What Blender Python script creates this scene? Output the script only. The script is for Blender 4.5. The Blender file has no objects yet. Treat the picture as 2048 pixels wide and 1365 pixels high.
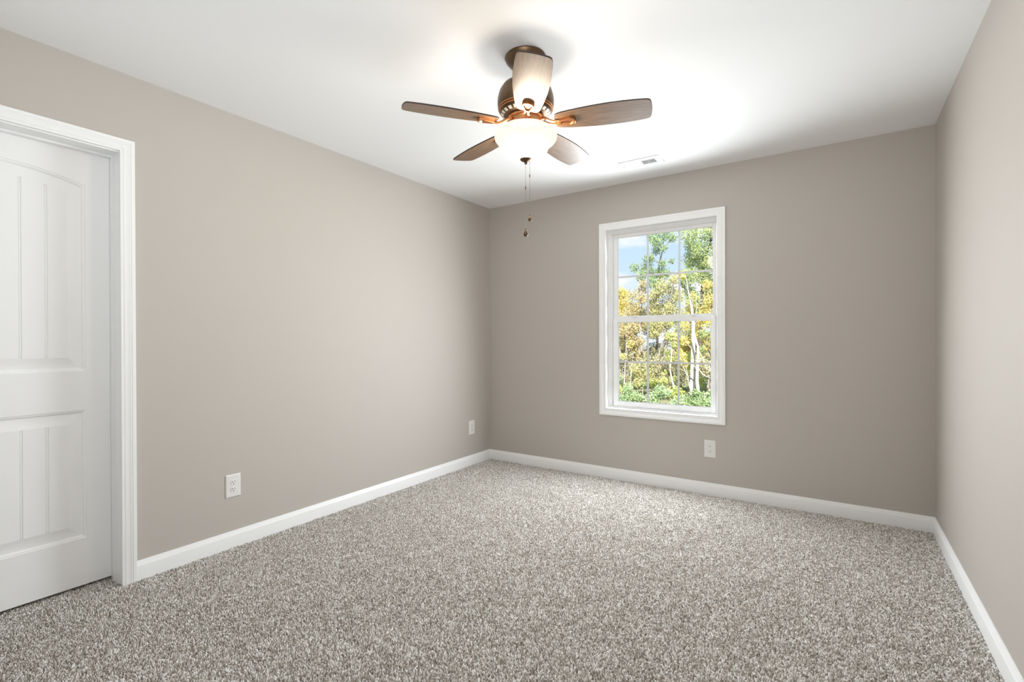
import bpy, math, random
import numpy as np
from mathutils import Vector, Matrix
from mathutils.geometry import tessellate_polygon

C = bpy.context.scene.collection
SC = bpy.context.scene
PI = math.pi
random.seed(7)

# ------------------------------------------------------------------ camera
F_PX, YAW, PITCH, ROLL, CAM_Z = 971.3, 0.5918, -0.0034, -0.0031, 1.1645
cam_d = bpy.data.cameras.new('camera')
cam_d.sensor_fit = 'HORIZONTAL'
cam_d.sensor_width = 36.0
cam_d.lens = 36.0 * F_PX / 2048.0
cam_d.clip_start = 0.02
cam_d.clip_end = 400
cam = bpy.data.objects.new('camera', cam_d)
C.objects.link(cam)
_d = Vector((-math.sin(YAW) * math.cos(PITCH), math.cos(YAW) * math.cos(PITCH), math.sin(PITCH)))
_r = Vector((math.cos(YAW), math.sin(YAW), 0))
_u = _r.cross(_d)
_r2 = _r * math.cos(ROLL) + _u * math.sin(ROLL)
_u2 = -_r * math.sin(ROLL) + _u * math.cos(ROLL)
cam.matrix_world = Matrix(((_r2.x, _u2.x, -_d.x, 0), (_r2.y, _u2.y, -_d.y, 0), (_r2.z, _u2.z, -_d.z, CAM_Z), (0, 0, 0, 1)))
SC.camera = cam

# ------------------------------------------------------------------ look and light levels
SC.view_settings.view_transform = 'Standard'
SC.view_settings.look = 'None'
SC.view_settings.gamma = 1.0
SC.view_settings.use_curve_mapping = False
SC.view_settings.exposure = 0.22
SC.cycles.use_denoising = True
SC.cycles.sample_clamp_indirect = 12.0
SC.cycles.max_bounces = 10
SC.cycles.diffuse_bounces = 6
SC.cycles.transparent_max_bounces = 16

SUN_E = 9.0           # sun on the trees, from behind the house
SKY_E = 0.92          # pale blue sky with cloud
DAY_W = 49.0          # daylight entering through the window
DAY_SPREAD = 168.0
DAY_TILT = 80.0       # degrees from straight down
FILL_W = 26.0         # unseen fill light added behind the camera
BOWL_E = 1.1         # glow of the bowl glass
LAMP_W = 72.0         # the bulbs inside the frosted fan bowl

XL, XR, YB, YR, ZC = -2.8278, 0.4803, 3.8154, -0.16, 2.44     # room faces
WX0, WX1, WZ0, WZ1 = -1.612, -0.743, 0.590, 2.070               # window opening
DY0, DY1, DZ1 = 0.073, 0.875, 2.057                             # door opening


def srgb(r, g, b):
    f = lambda c: (c / 255) / 12.92 if c / 255 <= 0.04045 else ((c / 255 + 0.055) / 1.055) ** 2.4
    return (f(r), f(g), f(b), 1)


world = bpy.data.worlds.new('sky')
SC.world = world
world.use_nodes = True
nt = world.node_tree
nt.nodes.clear()
n_out = nt.nodes.new('ShaderNodeOutputWorld')
n_bg = nt.nodes.new('ShaderNodeBackground')
n_tc = nt.nodes.new('ShaderNodeTexCoord')
n_sep = nt.nodes.new('ShaderNodeSeparateXYZ')
n_grad = nt.nodes.new('ShaderNodeValToRGB')
n_noise = nt.nodes.new('ShaderNodeTexNoise')
n_map = nt.nodes.new('ShaderNodeMapping')
n_cr = nt.nodes.new('ShaderNodeValToRGB')
n_mix = nt.nodes.new('ShaderNodeMixRGB')
nt.links.new(n_tc.outputs['Generated'], n_sep.inputs[0])
nt.links.new(n_sep.outputs['Z'], n_grad.inputs[0])
n_grad.color_ramp.elements[0].position = 0.0
n_grad.color_ramp.elements[0].color = (0.74, 0.86, 0.97, 1)
n_grad.color_ramp.elements[1].position = 0.6
n_grad.color_ramp.elements[1].color = (0.30, 0.52, 0.90, 1)
_e = n_grad.color_ramp.elements.new(0.25)
_e.color = (0.52, 0.74, 0.97, 1)
nt.links.new(n_tc.outputs['Generated'], n_map.inputs[0])
n_map.inputs['Scale'].default_value = (1, 1, 2.6)
n_map.inputs['Location'].default_value = (0.35, 0.1, 0.4)
nt.links.new(n_map.outputs[0], n_noise.inputs['Vector'])
n_noise.inputs['Scale'].default_value = 5.0
n_noise.inputs['Detail'].default_value = 5
nt.links.new(n_noise.outputs['Fac'], n_cr.inputs[0])
n_cr.color_ramp.elements[0].position = 0.50
n_cr.color_ramp.elements[1].position = 0.62
nt.links.new(n_cr.outputs[0], n_mix.inputs[0])
nt.links.new(n_grad.outputs[0], n_mix.inputs[1])
n_mix.inputs[2].default_value = (1.0, 1.0, 1.0, 1)
nt.links.new(n_mix.outputs[0], n_bg.inputs['Color'])
n_bg.inputs['Strength'].default_value = SKY_E
nt.links.new(n_bg.outputs[0], n_out.inputs[0])


def light(name, kind, loc, energy, color=(1, 1, 1)):
    l = bpy.data.lights.new(name, kind)
    l.energy = energy
    l.color = color
    o = bpy.data.objects.new(name, l)
    C.objects.link(o)
    o.location = loc
    return o, l


so, sl = light('sun', 'SUN', (0, -10, 20), SUN_E, (1.0, 0.95, 0.86))
so.rotation_euler = Vector((-0.32, 0.78, -0.62)).to_track_quat('-Z', 'Y').to_euler()
sl.angle = 0.009
for k in range(6):      # the window opening as six bands of sky light falling inwards and down
    wo, wl = light('window_daylight', 'AREA', ((WX0 + WX1) / 2, YB + 0.002, WZ0 + 0.125 + 0.246 * k), DAY_W / 6, (0.92, 0.97, 1.0))
    wl.shape = 'RECTANGLE'
    wl.size, wl.size_y = 0.85, 0.20
    wl.spread = math.radians(DAY_SPREAD)
    wo.rotation_euler = (-math.radians(DAY_TILT), 0, 0)
def fill_lamp(loc, aim, energy, sx, sy):  # unseen area lamps added to lift the ceiling and the door
    ho, hl = light('fill_light', 'AREA', loc, energy, (0.93, 0.97, 1.0))
    hl.shape = 'RECTANGLE'
    hl.size, hl.size_y = sx, sy
    ho.rotation_euler = Vector(aim).to_track_quat("-Z", "Y").to_euler()
fill_lamp((-0.3, -0.35, 1.75), (-0.5, 0.4, 0.85), FILL_W, 1.6, 1.0)
fill_lamp((0.1, -0.45, 1.55), (-0.95, 0.25, 0.1), FILL_W * 0.12, 0.7, 1.0)


# ------------------------------------------------------------------ materials
def mat(name, color, rough=0.5, metal=0.0, spec=0.5):
    m = bpy.data.materials.new(name)
    m.use_nodes = True
    b = m.node_tree.nodes['Principled BSDF']
    b.inputs['Base Color'].default_value = color
    b.inputs['Roughness'].default_value = rough
    b.inputs['Metallic'].default_value = metal
    b.inputs['Specular IOR Level'].default_value = spec
    return m


def noise_into(m, scale, stops, vec_scale=None, detail=3, bump=0.0, bump_scale=None, dist=0.002):
    """noise driven colour (stops = [(pos, colour)]) and/or bump, in object space"""
    t = m.node_tree
    b = t.nodes['Principled BSDF']
    tc = t.nodes.new('ShaderNodeTexCoord')
    src = tc.outputs['Object']
    if vec_scale:
        mp = t.nodes.new('ShaderNodeMapping')
        mp.inputs['Scale'].default_value = vec_scale
        t.links.new(src, mp.inputs[0])
        src = mp.outputs[0]
    n = t.nodes.new('ShaderNodeTexNoise')
    n.inputs['Scale'].default_value = scale
    n.inputs['Detail'].default_value = detail
    t.links.new(src, n.inputs['Vector'])
    if stops:
        cr = t.nodes.new('ShaderNodeValToRGB')
        els = cr.color_ramp.elements
        while len(els) < len(stops):
            els.new(0.5)
        for e, (p, c) in zip(els, stops):
            e.position = p
            e.color = c
        t.links.new(n.outputs['Fac'], cr.inputs[0])
        t.links.new(cr.outputs[0], b.inputs['Base Color'])
    if bump:
        nb = n
        if bump_scale:
            nb = t.nodes.new('ShaderNodeTexNoise')
            nb.inputs['Scale'].default_value = bump_scale
            nb.inputs['Detail'].default_value = 2
            t.links.new(src, nb.inputs['Vector'])
        bp = t.nodes.new('ShaderNodeBump')
        bp.inputs['Strength'].default_value = bump
        bp.inputs['Distance'].default_value = dist
        t.links.new(nb.outputs['Fac'], bp.inputs['Height'])
        t.links.new(bp.outputs[0], b.inputs['Normal'])
    return m


GREIGE = (0.522, 0.486, 0.447, 1)
m_wall = noise_into(mat('greige_wall_paint', GREIGE, 0.62, spec=0.3), 160, None, bump=0.10, dist=0.001)
m_ceil = noise_into(mat('flat_white_ceiling_paint', (0.92, 0.93, 0.94, 1), 0.9, spec=0.1), 120, None, bump=0.06, dist=0.001)
m_trim = noise_into(mat('white_semi_gloss_trim', (0.91, 0.92, 0.925, 1), 0.35, spec=0.4), 60, None, bump=0.02, dist=0.001)
m_door = noise_into(mat('white_moulded_door_paint', (0.91, 0.92, 0.925, 1), 0.42, spec=0.4), 40, None, vec_scale=(6, 6, 0.6), bump=0.04, dist=0.0006)
m_vinyl = mat('white_window_vinyl', (0.90, 0.90, 0.90, 1), 0.35, spec=0.4)
m_plate = mat('white_outlet_plastic', (0.80, 0.79, 0.77, 1), 0.35)
m_slot = mat('dark_slot', (0.03, 0.03, 0.03, 1), 0.7)
m_vent = mat('white_enamel_register', (0.84, 0.84, 0.84, 1), 0.45)
m_duct = mat('dark_duct_interior', (0.04, 0.04, 0.038, 1), 0.8)
m_bronze = noise_into(mat('oil_rubbed_bronze', (0.12, 0.075, 0.04, 1), 0.38, 0.85), 30,
                      [(0.3, (0.10, 0.066, 0.038, 1)), (0.75, (0.17, 0.105, 0.058, 1))])
m_copper = mat('copper_highlight_edge', (0.62, 0.27, 0.11, 1), 0.32, 0.9)
m_slots = mat('brushed_vent_slot', (0.62, 0.58, 0.53, 1), 0.4, 0.6)
m_chain = mat('bead_chain_brass', (0.42, 0.40, 0.35, 1), 0.35, 0.8)
m_blade = noise_into(mat('walnut_blade_veneer', (0.2, 0.14, 0.1, 1), 0.33, spec=0.6), 14,
                     [(0.25, (0.118, 0.068, 0.038, 1)), (0.5, (0.175, 0.106, 0.062, 1)), (0.8, (0.25, 0.158, 0.096, 1))],
                     vec_scale=(1.2, 9, 9), detail=6)
m_edge = mat('dark_blade_edge', (0.035, 0.022, 0.015, 1), 0.5)
m_dark = mat('dark_unseen_surface', (0.05, 0.05, 0.05, 1), 0.9)  # near-black for the added blocker box and the floor deck

# carpet: heathered yarns, every tuft its own shade
PILE = 0.0058
m_backing = noise_into(mat('carpet_backing', (0.2, 0.185, 0.165, 1), 0.95, spec=0.05), 205, [(0.3, (0.13, 0.118, 0.102, 1)), (0.7, (0.34, 0.315, 0.285, 1))], detail=2)
m_carpet = mat('heathered_taupe_yarn', (0.4, 0.38, 0.35, 1), 0.95, spec=0.05)
t = m_carpet.node_tree
cg = t.nodes.new('ShaderNodeNewGeometry')
cc = t.nodes.new('ShaderNodeValToRGB')
for e_, (p_, c_) in zip([cc.color_ramp.elements[0], cc.color_ramp.elements[1], cc.color_ramp.elements.new(0.3), cc.color_ramp.elements.new(0.6)],
                        [(0.0, (0.290, 0.256, 0.215, 1)), (1.0, (0.80, 0.775, 0.735, 1)), (0.3, (0.485, 0.449, 0.400, 1)), (0.6, (0.620, 0.588, 0.542, 1))]):
    e_.position, e_.color = p_, c_
t.links.new(cg.outputs['Random Per Island'], cc.inputs[0])
t.links.new(cc.outputs[0], t.nodes['Principled BSDF'].inputs['Base Color'])

# window glass: clear with a faint mirror
m_glass = bpy.data.materials.new('clear_window_glass')
m_glass.use_nodes = True
t = m_glass.node_tree
t.nodes.clear()
go = t.nodes.new('ShaderNodeOutputMaterial')
gm = t.nodes.new('ShaderNodeMixShader')
gt = t.nodes.new('ShaderNodeBsdfTransparent')
gg = t.nodes.new('ShaderNodeBsdfGlossy')
gf = t.nodes.new('ShaderNodeFresnel')
gf.inputs['IOR'].default_value = 1.3
gg.inputs['Roughness'].default_value = 0.02
t.links.new(gf.outputs[0], gm.inputs[0])
t.links.new(gt.outputs[0], gm.inputs[1])
t.links.new(gg.outputs[0], gm.inputs[2])
t.links.new(gm.outputs[0], go.inputs[0])

# lit frosted bowl: part of the bulbs' light passes straight, the rest glows in the glass, most near the bulbs
m_bowl = bpy.data.materials.new('lit_frosted_glass')
m_bowl.use_nodes = True
t = m_bowl.node_tree
t.nodes.clear()
bo = t.nodes.new('ShaderNodeOutputMaterial')
bmx = t.nodes.new('ShaderNodeMixShader')
btr = t.nodes.new('ShaderNodeBsdfTransparent')
be = t.nodes.new('ShaderNodeEmission')
btc = t.nodes.new('ShaderNodeTexCoord')
bvd = t.nodes.new('ShaderNodeVectorMath')
bvd.operation = 'DISTANCE'
bvd.inputs[1].default_value = (0, 0, 2.065 - 2.44)
bcr = t.nodes.new('ShaderNodeValToRGB')
bcr.color_ramp.elements[0].position = 0.085
bcr.color_ramp.elements[0].color = (1.0, 0.985, 0.93, 1)
bcr.color_ramp.elements[1].position = 0.145
bcr.color_ramp.elements[1].color = (0.90, 0.80, 0.66, 1)
be.inputs['Strength'].default_value = BOWL_E
bmx.inputs[0].default_value = 0.82
t.links.new(btc.outputs['Object'], bvd.inputs[0])
t.links.new(bvd.outputs['Value'], bcr.inputs[0])
t.links.new(bcr.outputs[0], be.inputs['Color'])
t.links.new(btr.outputs[0], bmx.inputs[1])
t.links.new(be.outputs[0], bmx.inputs[2])
t.links.new(bmx.outputs[0], bo.inputs[0])


def leaf_mat(name, cols):
    m = bpy.data.materials.new(name)
    m.use_nodes = True
    t = m.node_tree
    t.nodes.clear()
    o = t.nodes.new('ShaderNodeOutputMaterial')
    mx = t.nodes.new('ShaderNodeMixShader')
    df = t.nodes.new('ShaderNodeBsdfDiffuse')
    tr = t.nodes.new('ShaderNodeBsdfTranslucent')
    g = t.nodes.new('ShaderNodeNewGeometry')
    cr = t.nodes.new('ShaderNodeValToRGB')
    els = cr.color_ramp.elements
    while len(els) < len(cols):
        els.new(0.5)
    for i, c in enumerate(cols):
        els[i].position = i / (len(cols) - 1)
        els[i].color = (*c, 1)
    t.links.new(g.outputs['Random Per Island'], cr.inputs[0])
    t.links.new(cr.outputs[0], df.inputs[0])
    t.links.new(cr.outputs[0], tr.inputs[0])
    mx.inputs[0].default_value = 0.35
    t.links.new(df.outputs[0], mx.inputs[1])
    t.links.new(tr.outputs[0], mx.inputs[2])
    t.links.new(mx.outputs[0], o.inputs[0])
    return m


LEAF = {
    'green': leaf_mat('green_leaves', [(0.20, 0.30, 0.13), (0.36, 0.47, 0.22), (0.28, 0.42, 0.24), (0.55, 0.60, 0.32)]),
    'greenyellow': leaf_mat('yellowing_leaves', [(0.28, 0.38, 0.18), (0.46, 0.55, 0.25), (0.36, 0.48, 0.26), (0.68, 0.68, 0.26)]),
    'yellow': leaf_mat('yellow_leaves', [(0.66, 0.57, 0.14), (0.78, 0.67, 0.20), (0.58, 0.60, 0.26), (0.78, 0.58, 0.24), (0.76, 0.72, 0.40)]),
    'mid': leaf_mat('mixed_leaves', [(0.44, 0.50, 0.20), (0.66, 0.64, 0.28), (0.36, 0.46, 0.22), (0.66, 0.48, 0.32), (0.58, 0.62, 0.34)]),
    'orange': leaf_mat('orange_leaves', [(0.66, 0.44, 0.24), (0.42, 0.46, 0.24), (0.70, 0.56, 0.28), (0.56, 0.42, 0.32), (0.50, 0.54, 0.26)]),
    'lime': leaf_mat('lime_leaves', [(0.54, 0.62, 0.20), (0.66, 0.68, 0.24), (0.46, 0.56, 0.22)]),
    'bush': leaf_mat('bush_leaves', [(0.38, 0.52, 0.30), (0.52, 0.64, 0.40), (0.30, 0.46, 0.26), (0.66, 0.68, 0.38)]),
    'brown': leaf_mat('dry_leaves', [(0.44, 0.40, 0.31), (0.56, 0.54, 0.32), (0.38, 0.41, 0.27), (0.64, 0.57, 0.34), (0.50, 0.48, 0.42)]),
}
BARK = {
    'dk': noise_into(mat('dark_bark', (0.10, 0.085, 0.07, 1), 0.9), 12, [(0.3, (0.07, 0.06, 0.05, 1)), (0.7, (0.17, 0.15, 0.13, 1))]),
    'gy': noise_into(mat('grey_bark', (0.3, 0.28, 0.25, 1), 0.9), 12, [(0.3, (0.22, 0.20, 0.18, 1)), (0.7, (0.40, 0.37, 0.34, 1))]),
    'wh': noise_into(mat('pale_bark', (0.6, 0.57, 0.53, 1), 0.9), 9, [(0.34, (0.26, 0.23, 0.20, 1)), (0.46, (0.52, 0.49, 0.45, 1)), (0.8, (0.62, 0.59, 0.55, 1))]),
}


# ------------------------------------------------------------------ mesh helpers
class MB:
    def __init__(self):
        self.v, self.f = [], []

    def add(self, vs, fs):
        b = len(self.v)
        self.v += [tuple(p) for p in vs]
        self.f += [tuple(i + b for i in f) for f in fs]

    def box(self, a, b, bev=0.0):
        (x0, y0, z0), (x1, y1, z1) = a, b
        if bev <= 0:
            vs = [(x, y, z) for x in (x0, x1) for y in (y0, y1) for z in (z0, z1)]
            self.add(vs, [(0, 1, 3, 2), (4, 6, 7, 5), (0, 4, 5, 1), (2, 3, 7, 6), (0, 2, 6, 4), (1, 5, 7, 3)])
            return
        idx, vs = {}, []
        X, Y, Z = (x0, x1), (y0, y1), (z0, z1)
        for i in (0, 1):
            for j in (0, 1):
                for k in (0, 1):
                    sx, sy, sz = (1 if i == 0 else -1), (1 if j == 0 else -1), (1 if k == 0 else -1)
                    for ax in range(3):
                        p = [X[i] + sx * bev, Y[j] + sy * bev, Z[k] + sz * bev]
                        p[ax] = (X[i], Y[j], Z[k])[ax]
                        idx[(i, j, k, ax)] = len(vs)
                        vs.append(p)
        fs = []
        q = [(0, 0), (1, 0), (1, 1), (0, 1)]
        for s in (0, 1):
            fs.append([idx[(s, a, b, 0)] for a, b in q])
            fs.append([idx[(a, s, b, 1)] for a, b in q])
            fs.append([idx[(a, b, s, 2)] for a, b in q])
        for a in (0, 1):
            for b in (0, 1):
                fs.append([idx[(0, a, b, 1)], idx[(1, a, b, 1)], idx[(1, a, b, 2)], idx[(0, a, b, 2)]])
                fs.append([idx[(a, 0, b, 0)], idx[(a, 1, b, 0)], idx[(a, 1, b, 2)], idx[(a, 0, b, 2)]])
                fs.append([idx[(a, b, 0, 0)], idx[(a, b, 1, 0)], idx[(a, b, 1, 1)], idx[(a, b, 0, 1)]])
        for i in (0, 1):
            for j in (0, 1):
                for k in (0, 1):
                    fs.append([idx[(i, j, k, 0)], idx[(i, j, k, 1)], idx[(i, j, k, 2)]])
        self.add(vs, fs)

    def loops(self, loops, closed=True, cap0=False, cap1=False):
        n = len(loops[0])
        b = len(self.v)
        for l in loops:
            self.v += [tuple(p) for p in l]
        for i in range(len(loops) - 1):
            for j in range(n if closed else n - 1):
                k = (j + 1) % n
                self.f.append((b + i * n + j, b + i * n + k, b + (i + 1) * n + k, b + (i + 1) * n + j))
        if cap0:
            self.f.append(tuple(b + j for j in reversed(range(n))))
        if cap1:
            self.f.append(tuple(b + (len(loops) - 1) * n + j for j in range(n)))

    def lathe(self, prof, n=48, c=(0, 0, 0)):
        L = []
        for r, z in prof:
            L.append([(c[0] + r * math.cos(2 * PI * i / n), c[1] + r * math.sin(2 * PI * i / n), c[2] + z) for i in range(n)])
        self.loops(L)

    def tube(self, pts, rad, n=8, caps=True):
        pts = [Vector(p) for p in pts]
        if not hasattr(rad, '__len__'):
            rad = [rad] * len(pts)
        L = []
        ref = None
        for i, p in enumerate(pts):
            d = (pts[min(i + 1, len(pts) - 1)] - pts[max(i - 1, 0)]).normalized()
            if ref is None:
                ref = d.orthogonal().normalized()
            ref = (ref - d * ref.dot(d)).normalized()
            s = d.cross(ref)
            L.append([p + (ref * math.cos(2 * PI * k / n) + s * math.sin(2 * PI * k / n)) * rad[i] for k in range(n)])
        self.loops(L, True, caps, caps)

    def ball(self, c, r, n=8, m=5, sq=(1, 1, 1)):
        prof = []
        L = []
        for i in range(m + 1):
            a = PI * i / m
            rr, zz = max(r * math.sin(a), r * 0.001), r * math.cos(a)
            L.append([(c[0] + rr * math.cos(2 * PI * k / n) * sq[0], c[1] + rr * math.sin(2 * PI * k / n) * sq[1], c[2] + zz * sq[2]) for k in range(n)])
        self.loops(L)

    def build(self, name, m, parent=None, smooth=False, angle=40):
        o_ = parent.matrix_world.translation if parent is not None else Vector((0, 0, 0))
        off = Vector(o_)
        p = parent
        off = Vector((0, 0, 0))
        while p is not None:
            off += p.location
            p = p.parent
        me = bpy.data.meshes.new(name)
        me.from_pydata([(v[0] - off.x, v[1] - off.y, v[2] - off.z) for v in self.v], [], self.f)
        import bmesh
        bm = bmesh.new()
        bm.from_mesh(me)
        bmesh.ops.recalc_face_normals(bm, faces=bm.faces)
        bm.to_mesh(me)
        bm.free()
        for mm in (m if isinstance(m, (list, tuple)) else [m]):
            me.materials.append(mm)
        if smooth:
            me.polygons.foreach_set('use_smooth', [True] * len(me.polygons))
            me.set_sharp_from_angle(angle=math.radians(angle))
        me.update()
        o = bpy.data.objects.new(name, me)
        C.objects.link(o)
        if parent is not None:
            o.parent = parent
        return o


def empty(name, loc):
    o = bpy.data.objects.new(name, None)
    o.empty_display_size = 0.1
    o.location = loc
    C.objects.link(o)
    return o


def tag(o, label=None, cat=None, group=None, kind=None):
    if label: o['label'] = label
    if cat: o['category'] = cat
    if group: o['group'] = group
    if kind: o['kind'] = kind
    return o


def box_obj(name, boxes, m, parent=None, bev=0.0):
    b = MB()
    for a, c in boxes:
        b.box(a, c, bev)
    return b.build(name, m, parent)


# ------------------------------------------------------------------ room shell
YH = -1.9        # far end of the hall behind the camera
TW = 0.157       # wall thickness
# floor: carpet backing with a gentle relief, and the cut pile standing on it
def grid_mesh(name, co, nx, ny, m):
    i = (np.arange(ny - 1)[:, None] * nx + np.arange(nx - 1)[None]).ravel()
    return raw_mesh(name, co, np.stack([i, i + 1, i + nx + 1, i + nx], -1), m)
def raw_mesh(name, co, q, m):
    co, q = np.ascontiguousarray(co, np.float32), np.ascontiguousarray(q, np.int32)
    me = bpy.data.meshes.new(name)
    me.vertices.add(len(co)); me.vertices.foreach_set('co', co.ravel())
    me.loops.add(q.size); me.loops.foreach_set('vertex_index', q.ravel())
    me.polygons.add(len(q))
    me.polygons.foreach_set('loop_start', np.arange(0, q.size, 4, dtype=np.int32))
    me.update(calc_edges=True)
    me.polygons.foreach_set('use_smooth', [True] * len(q))
    me.materials.append(m)
    o = bpy.data.objects.new(name, me)
    C.objects.link(o)
    return o
def smooth_noise(rng, shape, n):
    a = rng.normal(0, 1, shape)
    for _ in range(n):
        a = (np.roll(a, 1, 0) + np.roll(a, -1, 0) + 2 * a) / 4
        a = (np.roll(a, 1, 1) + np.roll(a, -1, 1) + 2 * a) / 4
    return a / a.std()
def carpet():
    rng = np.random.default_rng(3)
    x0, x1, y0, y1, st = XL - 0.30, XR, -0.16, YB, 0.012
    nx, ny = int((x1 - x0) / st) + 1, int((y1 - y0) / st) + 1
    X, Y = np.meshgrid(np.linspace(x0, x1, nx), np.linspace(y0, y1, ny))
    Z = -0.0045 + 0.0008 * smooth_noise(rng, X.shape, 2)
    fl = grid_mesh('floor', np.stack([X, Y, Z], -1).reshape(-1, 3), nx, ny, m_backing)
    # pile: one blunt leaning tuft of yarn per cell, each its own shade
    p = PILE
    gx, gy = np.arange(x0 + 0.004, x1 - 0.016, p), np.arange(y0 + 0.004, y1 - 0.016, p)
    GX, GY = np.meshgrid(gx, gy)
    lie = smooth_noise(rng, GX.shape, 60)          # the lie of the pile drifts slowly over the room
    lay = smooth_noise(rng, GX.shape, 6)
    GX = GX + (np.arange(len(gy)) % 2)[:, None] * p * 0.5
    cx = (GX + rng.uniform(-0.42, 0.42, GX.shape) * p).ravel()
    cy = (GY + rng.uniform(-0.42, 0.42, GX.shape) * p).ravel()
    lie, lay = lie.ravel(), lay.ravel()
    keep = (cx < XR - 0.016) & (cy < YB - 0.016) & (-0.558 * cx + 0.83 * cy > 0.75) & ((cx > XL + 0.015) | ((cy > DY0) & (cy < DY1)))
    cx, cy, lie, lay = cx[keep], cy[keep], lie[keep], lay[keep]
    n = len(cx)
    hgt = 0.0042 + 0.0016 * rng.normal(0, 1, n).clip(-2, 1.5) + 0.0006 * lay
    lx = 0.0022 * rng.normal(0, 1, n) + 0.0010 * np.cos(lie * 2)
    ly = 0.0022 * rng.normal(0, 1, n) + 0.0010 * np.sin(lie * 2)
    ang = rng.uniform(0, 2 * PI, n)
    co = np.zeros((n, 12, 3), np.float32)
    for ring, (rr, fz, fl_) in enumerate(((0.46, 0.0, 0.0), (0.50, 0.6, 0.55), (0.27, 1.0, 1.0))):
        for k in range(4):
            a = ang + k * PI / 2
            co[:, ring * 4 + k, 0] = cx + lx * fl_ + np.cos(a) * rr * p * 1.12
            co[:, ring * 4 + k, 1] = cy + ly * fl_ + np.sin(a) * rr * p * 0.9
            co[:, ring * 4 + k, 2] = -0.0075 + (hgt + 0.0065) * fz
    base = (np.arange(n) * 12)[:, None, None]
    f = []
    for ring in (0, 1):
        for k in range(4):
            f.append([ring * 4 + k, ring * 4 + (k + 1) % 4, ring * 4 + 4 + (k + 1) % 4, ring * 4 + 4 + k])
    f.append([8, 9, 10, 11])
    q = (base + np.array(f)[None]).reshape(-1, 4)
    pile = raw_mesh('carpet_pile', co.reshape(-1, 3), q, m_carpet)
    pile.parent = fl
    pile['kind'] = 'stuff'
    return fl
tag(carpet(), 'grey brown heathered cut pile carpet', 'floor', kind='structure')
tag(box_obj('floor_hall', [((XL - 0.3, YH, -0.05), (XR + 0.1, YR, -0.002))], m_carpet), 'carpet continuing behind the viewpoint', 'floor', kind='structure')
tag(box_obj('floor_base', [((XL - 1.0, YR, -0.06), (XR, YB, -0.012))], m_dark), 'floor deck under the carpet', 'floor', kind='structure')
tag(box_obj('ceiling', [((XL - 0.3, YH, ZC), (XR + 0.2, YB + 0.2, ZC + 0.15))], m_ceil), 'smooth flat white ceiling', 'ceiling', kind='structure')
tag(box_obj('wall_left', [((XL - TW, DY1 + 0.006, -0.05), (XL, YB + TW, ZC)),
                          ((XL - TW, YH, -0.05), (XL, DY0 - 0.006, ZC)),
                          ((XL - TW, DY0 - 0.006, DZ1 + 0.006), (XL, DY1 + 0.006, ZC))], m_wall),
    'greige painted wall with the door', 'wall', kind='structure')
e = 0.012
tag(box_obj('wall_back', [((XL, YB, -0.05), (WX0 - e, YB + TW, ZC)), ((WX1 + e, YB, -0.05), (XR, YB + TW, ZC)),
                          ((WX0 - e, YB, -0.05), (WX1 + e, YB + TW, WZ0 - e)), ((WX0 - e, YB, WZ1 + e), (WX1 + e, YB + TW, ZC))], m_wall),
    'greige painted wall with the window', 'wall', kind='structure')
tag(box_obj('wall_right', [((XR, YH, -0.05), (XR + TW, YB + TW, ZC))], m_wall), 'bare greige painted wall on the right', 'wall', kind='structure')
tag(box_obj('wall_rear', [((XL, YR - 0.12, -0.05), (-1.5, YR, ZC)), ((-1.5, YR - 0.12, 2.1), (XR, YR, ZC))], m_wall), 'wall with the opening behind the viewpoint', 'wall', kind='structure')
tag(box_obj('wall_hall', [((XL - TW, YH - TW, -0.05), (XR + TW, YH, ZC))], m_wall), 'end wall of the hall behind the viewpoint', 'wall', kind='structure')
tag(box_obj('wall_light_blocker', [((XL - 1.0, -0.3, -0.05), (XL - 0.95, 1.2, 2.3)), ((XL - 1.0, -0.35, -0.05), (XL - TW, -0.3, 2.3)),  # unseen box added to keep sky light out of the door gap
                            ((XL - 1.0, 1.2, -0.05), (XL - TW, 1.25, 2.3)), ((XL - 1.0, -0.35, 2.3), (XL - TW, 1.25, 2.35))], m_dark),
    'unseen dark box added behind the door to block light', 'wall', kind='structure')

# baseboards
BASE = [(0.0, -0.012), (0.0145, -0.012), (0.0145, 0.068), (0.0135, 0.072), (0.0095, 0.078), (0.0085, 0.084), (0.0055, 0.0895), (0.0045, 0.0931), (0.0, 0.0931)]
def baseboard(name, p0, p1, n, label, m0=1, m1=1):
    # p0->p1 along the wall foot; n points into the room; m0/m1: 1 mitre (inside corner), 0 square
    p0, p1, n = Vector(p0), Vector(p1), Vector(n)
    d = (p1 - p0).normalized()
    b = MB()
    b.loops([[p0 + d * o * m0 + n * o + Vector((0, 0, z)) for o, z in BASE], [p1 - d * o * m1 + n * o + Vector((0, 0, z)) for o, z in BASE]], True, True, True)
    return tag(b.build(name, m_trim, smooth=True, angle=25), label, 'baseboard', kind='structure')
baseboard('baseboard_left', (XL, 0.9325, 0), (XL, YB, 0), (1, 0, 0), 'white baseboard along the wall with the door', 0, 1)
baseboard('baseboard_back', (XL, YB, 0), (XR, YB, 0), (0, -1, 0), 'white baseboard under the window wall')
baseboard('baseboard_right', (XR, YB, 0), (XR, YR, 0), (-1, 0, 0), 'white baseboard along the right wall', 1, 0)


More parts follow.
